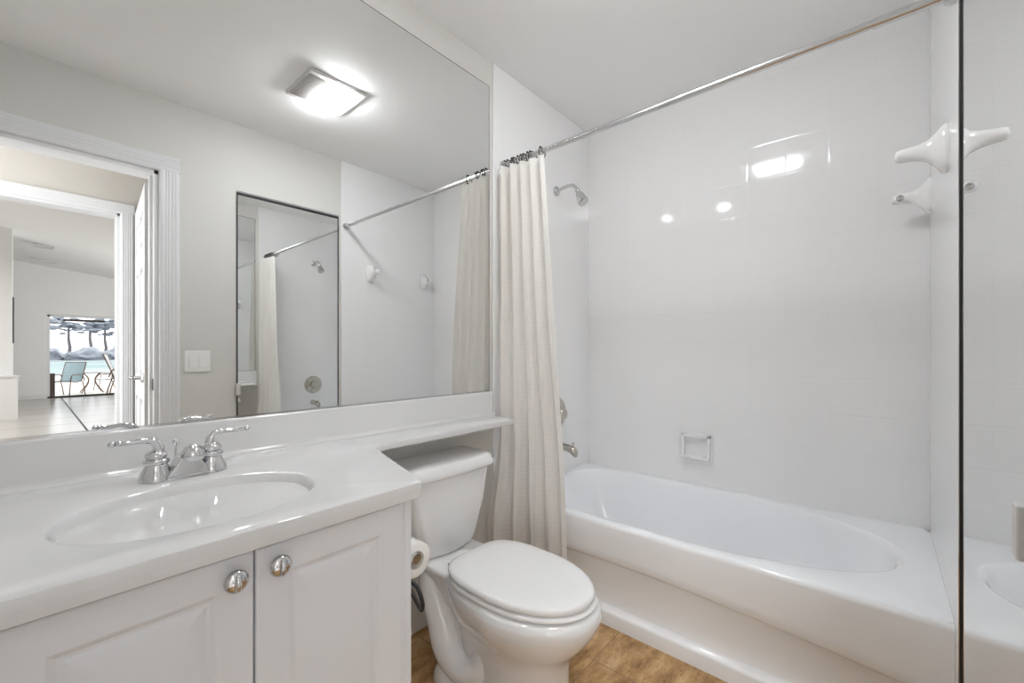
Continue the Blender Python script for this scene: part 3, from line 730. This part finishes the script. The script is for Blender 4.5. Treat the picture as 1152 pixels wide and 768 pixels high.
# supply hose and valve
bm = bmesh.new()
tube(bm, smooth_path([(.86, -.12, .385), (.845, -.16, .33), (.845, -.22, .28), (.815, -.290, .290), (.797, -.318, .335), (.785, -.30, .385), (.765, -.24, .39), (.745, -.16, .32), (.75, -.08, .20), (.75, -.05, .17)], 8), .0062, 10)
lathe(bm, [(0, 0), (.028, 0), (.028, .004), (.008, .008), (.008, .05), (0, .05)], (.75, 0, .165), 'Y', 20, -1)
tag(obj('water_supply_hose', bm, M['hose'], smooth=True), 'dark looped water supply hose behind the toilet paper roll', 'hose')

# toilet paper on the side of the vanity
RX, RZ, RY0, RY1 = .642, .588, -.500, -.395
t = thing('toilet_paper_holder', 'chrome toilet paper holder on the right side of the vanity', 'toilet paper holder', (.585, -.45, RZ))
bm = bmesh.new(); lathe(bm, [(0, 0), (.018, 0), (.018, .004), (.007, .008), (.007, .05), (0, .05)], (.5835, RY1+.015, RZ+.0), 'X', 20); obj('post', bm, M['chrome'], t, smooth=True)
bm = bmesh.new(); tube(bm, [(RX-.008, RY1+.018, RZ), (RX-.008, RY0-.012, RZ)], .0125, 14); obj('arm', bm, M['chrome'], t, smooth=True)
t = thing('toilet_paper_roll', 'white toilet paper roll on the chrome holder beside the vanity', 'toilet paper', (RX, -.45, RZ-.04))
bm = bmesh.new(); R = .043; r = .0225
rings = []
for rr, y in ((r, RY0), (R-.002, RY0), (R, RY0+.002), (R, RY1-.002), (R-.002, RY1), (r, RY1)):
    rings.append([(RX+rr*math.cos(2*PI*k/40), y, RZ-.010+rr*math.sin(2*PI*k/40)) for k in range(40)])
loft(bm, rings, False, False); obj('paper', bm, M['paper'], t, smooth=True, angle=50)
bm = bmesh.new(); rings = []
for rr, y in ((r, RY0+.0005), (r, RY1-.0005), (r-.0012, RY1-.0005), (r-.0012, RY0+.0005)):
    rings.append([(RX+rr*math.cos(2*PI*k/40), y, RZ-.010+rr*math.sin(2*PI*k/40)) for k in range(40)])
rings.append(rings[0]); loft(bm, rings, False, False); obj('core', bm, M['core'], t, smooth=True, angle=50)

# ------------------------------------------------------------------ shower: rod, hooks, curtain
RXR, RZR = 1.505, 1.980
t = thing('shower_curtain_rod', 'chrome tension rod spanning the tub alcove under the ceiling', 'curtain rod', (RXR, -.76, RZR))
bm = bmesh.new(); tube(bm, [(RXR, -.009, RZR), (RXR, -1.36, RZR)], .0115, 24); obj('rod_tube', bm, M['rodmetal'], t, smooth=True)
bm = bmesh.new(); tube(bm, [(RXR, -1.355, RZR), (RXR, YO+.009, RZR)], .0135, 24); obj('outer_tube', bm, M['rodmetal'], t, smooth=True)
for y, s in ((-.008, -1), (YO+.008, 1)):
    bm = bmesh.new(); lathe(bm, [(0, 0), (.024, 0), (.024, .012), (.019, .022), (.0, .022)], (RXR, y, RZR), 'Y', 28, s); obj('end_flange', bm, M['showermetal'], t, smooth=True)

def curtain():
    nu, nv = 260, 70; ztop, zbot = 1.952, .205
    bm = bmesh.new(); uvl = bm.loops.layers.uv.new('UVMap'); G = []
    nf = 5.0
    L = 1.75
    for j in range(nv+1):
        v = j/nv; z = ztop+(zbot-ztop)*v
        yR = -.264+(-.398+.264)*(v**.95)        # free edge
        yL = -.016
        row = []
        for i in range(nu+1):
            u = i/nu
            w = 2*PI*nf*u
            ph = .25*math.sin(3.1*v+2*u)+.6*(v*v)*math.sin(5*u+1)
            amp = (.019-.010*max(0, u-.55)/.45+.004*math.sin(7*u+1))*(1+.2*v)*(1+.2*math.sin(4*v+6*u))
            x = 1.462+.022*u+amp*math.sin(w+ph)+.006*math.sin(2*w+1.3+2*v)*(.3+.7*v)
            x += (.010*math.sin(6*v+4*u)+.006*math.sin(11*v-7*u))*v
            sm = min(1, max(0, (v-.69)/.26)); sm = sm*sm*(3-2*sm); x -= .072*sm*(1-u)**1.6
            y = yL+(yR-yL)*u+.006*math.cos(w+ph)*(1 if .02 < u < .98 else .3)
            x = min(x, 1.522)
            zz = z+.004*math.sin(w)*(v > .98)-(.006*abs(math.sin(PI*nf*1.0*u)) if j == 0 else 0)
            row.append(bm.verts.new((x, min(y, -.012), zz)))
        G.append(row)
    for j in range(nv):
        for i in range(nu):
            f = bm.faces.new((G[j][i], G[j+1][i], G[j+1][i+1], G[j][i+1]))
            for lp, (a, b_) in zip(f.loops, ((i, j), (i, j+1), (i+1, j+1), (i+1, j))): lp[uvl].uv = (a/nu*L, b_/nv*1.77)
    # the recalc keeps orientation consistent
    o = obj('shower_curtain', bm, M['cloth'], smooth=True, angle=180)
    sd = o.modifiers.new('thick', 'SOLIDIFY'); sd.thickness = .0012
    return o
tag(curtain(), 'cream waffle-weave shower curtain bunched at the faucet end of the tub', 'shower curtain')

def hook_proto():
    y = -.03; t = thing('curtain_hook', 'dark ring hook holding the shower curtain on the rod', 'curtain hook', (RXR, y, RZR), 'dark ring hooks along the shower curtain top')
    bm = bmesh.new(); torus(bm, (RXR, y, RZR-.006), .0215, .0022, 'Y', 24, 8)
    s_ = bmesh.ops.create_uvsphere(bm, u_segments=12, v_segments=8, radius=.005)['verts']; bmesh.ops.translate(bm, verts=s_, vec=(RXR-.012, y, RZR+.014))
    s_ = bmesh.ops.create_uvsphere(bm, u_segments=12, v_segments=8, radius=.0045)['verts']; bmesh.ops.translate(bm, verts=s_, vec=(RXR-.012, y, RZR-.026))
    obj('ring', bm, M['hook'], t, smooth=True); return t
h0 = hook_proto()
hy = [-.03, -.050, -.070, -.088, -.108, -.128, -.146, -.166, -.186, -.240]
for i, y in enumerate(hy):
    if i == 0: h = h0
    else:
        h = h0.copy(); C.objects.link(h)
        for ch in h0.children:
            c_ = ch.copy(); C.objects.link(c_); c_.parent = h
    h.location = (RXR, y, RZR); h.rotation_euler = (0, 0, random.uniform(-.5, .5))
    if i == len(hy)-1: h['label'] = 'dark ring hook at the free edge of the shower curtain, apart from the others'; del h['group']

# shower head
SX = 1.945
t = thing('overhead_shower', 'small chrome shower head on a bent arm high on the tiled end wall', 'shower head', (SX, -.008, 2.0))
bm = bmesh.new(); lathe(bm, [(0, 0), (.026, 0), (.027, .004), (.020, .012), (.011, .016), (0, .016)], (SX, -.008, 1.985), 'Y', 28, -1); obj('escutcheon', bm, M['showermetal'], t, smooth=True)
bm = bmesh.new(); P = smooth_path([(SX, -.012, 1.985), (SX, -.06, 1.992), (SX, -.105, 1.992), (SX, -.132, 1.975), (SX, -.142, 1.962)], 6); tube(bm, P, .0095, 14); obj('shower_arm', bm, M['showermetal'], t, smooth=True)
bm = bmesh.new(); rot = Matrix.Rotation(math.radians(-28), 4, 'X')
lathe(bm, [(0, .012), (.010, .012), (.014, .006), (.014, -.006), (.012, -.012), (.018, -.020), (.024, -.040), (.029, -.068), (.030, -.080), (.026, -.084), (0, -.082)], (SX, -.145, 1.955), 'Z', 28, 1, rot); obj('spray_head', bm, M['showermetal'], t, smooth=True)
# valve
VX, VZ = 1.942, .752
t = thing('shower_valve', 'round satin nickel shower valve on the tiled end wall', 'shower valve', (VX, -.008, VZ))
bm = bmesh.new(); lathe(bm, [(0, 0), (.086, 0), (.088, .004), (.084, .010), (.064, .014), (.060, .018), (.045, .020), (0, .020)], (VX, -.008, VZ), 'Y', 40, -1); obj('escutcheon', bm, M['nickel'], t, smooth=True)
bm = bmesh.new(); lathe(bm, [(0, .018), (.034, .018), (.036, .026), (.034, .050), (.028, .058), (0, .060)], (VX, -.008, VZ), 'Y', 28, -1)
tube(bm, smooth_path([(VX, -.052, VZ), (VX-.02, -.056, VZ-.005), (VX-.045, -.056, VZ-.012)], 5), [.010]*6+[.007]*5, 12); obj('valve_handle', bm, M['nickel'], t, smooth=True, angle=45)
# tub spout
t = thing('tub_spout', 'satin nickel bathtub spout with pull-up diverter over the tub end', 'tub spout', (VX, -.008, .56))
bm = bmesh.new()
def spring(y, w, zt, zb): return [(VX+w*math.cos(q), y, (zt+zb)/2+(zt-zb)/2*math.sin(q)) for q in [2*PI*k/28 for k in range(28)]]
loft(bm, [spring(-.008, .026, .598, .548), spring(-.014, .024, .596, .552), spring(-.07, .023, .592, .553), spring(-.105, .023, .588, .545), spring(-.125, .022, .582, .530), spring(-.138, .018, .574, .526), spring(-.143, .010, .565, .530)])
obj('spout_body', bm, M['nickel'], t, smooth=True, angle=50)
bm = bmesh.new(); lathe(bm, [(.003, 0), (.003, .012), (.006, .014), (.006, .020), (0, .022)], (VX, -.120, .583), 'Z', 14); obj('diverter_knob', bm, M['nickel'], t, smooth=True)

# soap dish on the long wall
t = thing('soap_dish', 'white ceramic soap dish set into the long tiled wall', 'soap dish', (XT, -.652, .53))
sy0, sy1, sz0, sz1 = -.730, -.577, .522, .672
bm = bmesh.new(); x = XT
box(bm, x-.012, x, sy0, sy1, sz0, sz1)
obj('back_plate', bm, M['porcelain'], t, bevel=.005, seg=3)
bm = bmesh.new()
box(bm, x-.046, x-.008, sy0+.006, sy0+.020, sz0+.034, sz1-.004); box(bm, x-.046, x-.008, sy1-.020, sy1-.006, sz0+.034, sz1-.004); box(bm, x-.046, x-.008, sy0+.006, sy1-.006, sz1-.018, sz1-.004)
obj('dish_rim', bm, M['porcelain'], t, bevel=.004, seg=3)
bm = bmesh.new()
loft(bm, [[(x-.008, sy0+.012, sz0+.004), (x-.008, sy1-.012, sz0+.004), (x-.008, sy1-.006, sz0+.040), (x-.008, sy0+.006, sz0+.040)],
          [(x-.048, sy0+.006, sz0+.024), (x-.048, sy1-.006, sz0+.024), (x-.048, sy1-.006, sz0+.038), (x-.048, sy0+.006, sz0+.038)]])
obj('dish_tray', bm, M['porcelain'], t, bevel=.004, seg=3)

# towel bar posts on the foot end wall
def towel_post(px, label, socket):
    y = YO+.008; z = 1.668
    t = thing('towel_bar_post', label, 'towel bar post', (px, y, z), 'ceramic towel bar posts')
    rs = []
    for d, a, b_, dz in ((0, .038, .068, 0), (.006, .038, .068, 0), (.014, .034, .062, 0), (.026, .024, .046, .001), (.040, .0165, .031, .002), (.058, .015, .0235, .003), (.080, .0165, .0200, .004), (.098, .018, .0185, .004), (.106, .016, .016, .004), (.110, .009, .009, .004)):
        rs.append([(xx, y+d, zz) for xx, zz, _ in sup(px, z+dz, a, b_, 0, 2.6 if d < .03 else 2.1, 40)])
    bm = bmesh.new(); loft(bm, rs); obj('post_body', bm, M['porcelain'], t, smooth=True, angle=60)
    bm = bmesh.new(); sgn = 1 if px < 2 else -1
    lathe(bm, [(.0, 0), (.0095, 0), (.0115, .0035), (.009, .005), (0, .001)], (px+sgn*.0155, y+.088, z+.004), 'X', 20, sgn); obj('socket', bm, M['showermetal'], t, smooth=True)
    return t
towel_post(1.700, 'white ceramic towel bar post nearest the mirrored door', True)
towel_post(2.180, 'white ceramic towel bar post at the tiled corner', True)
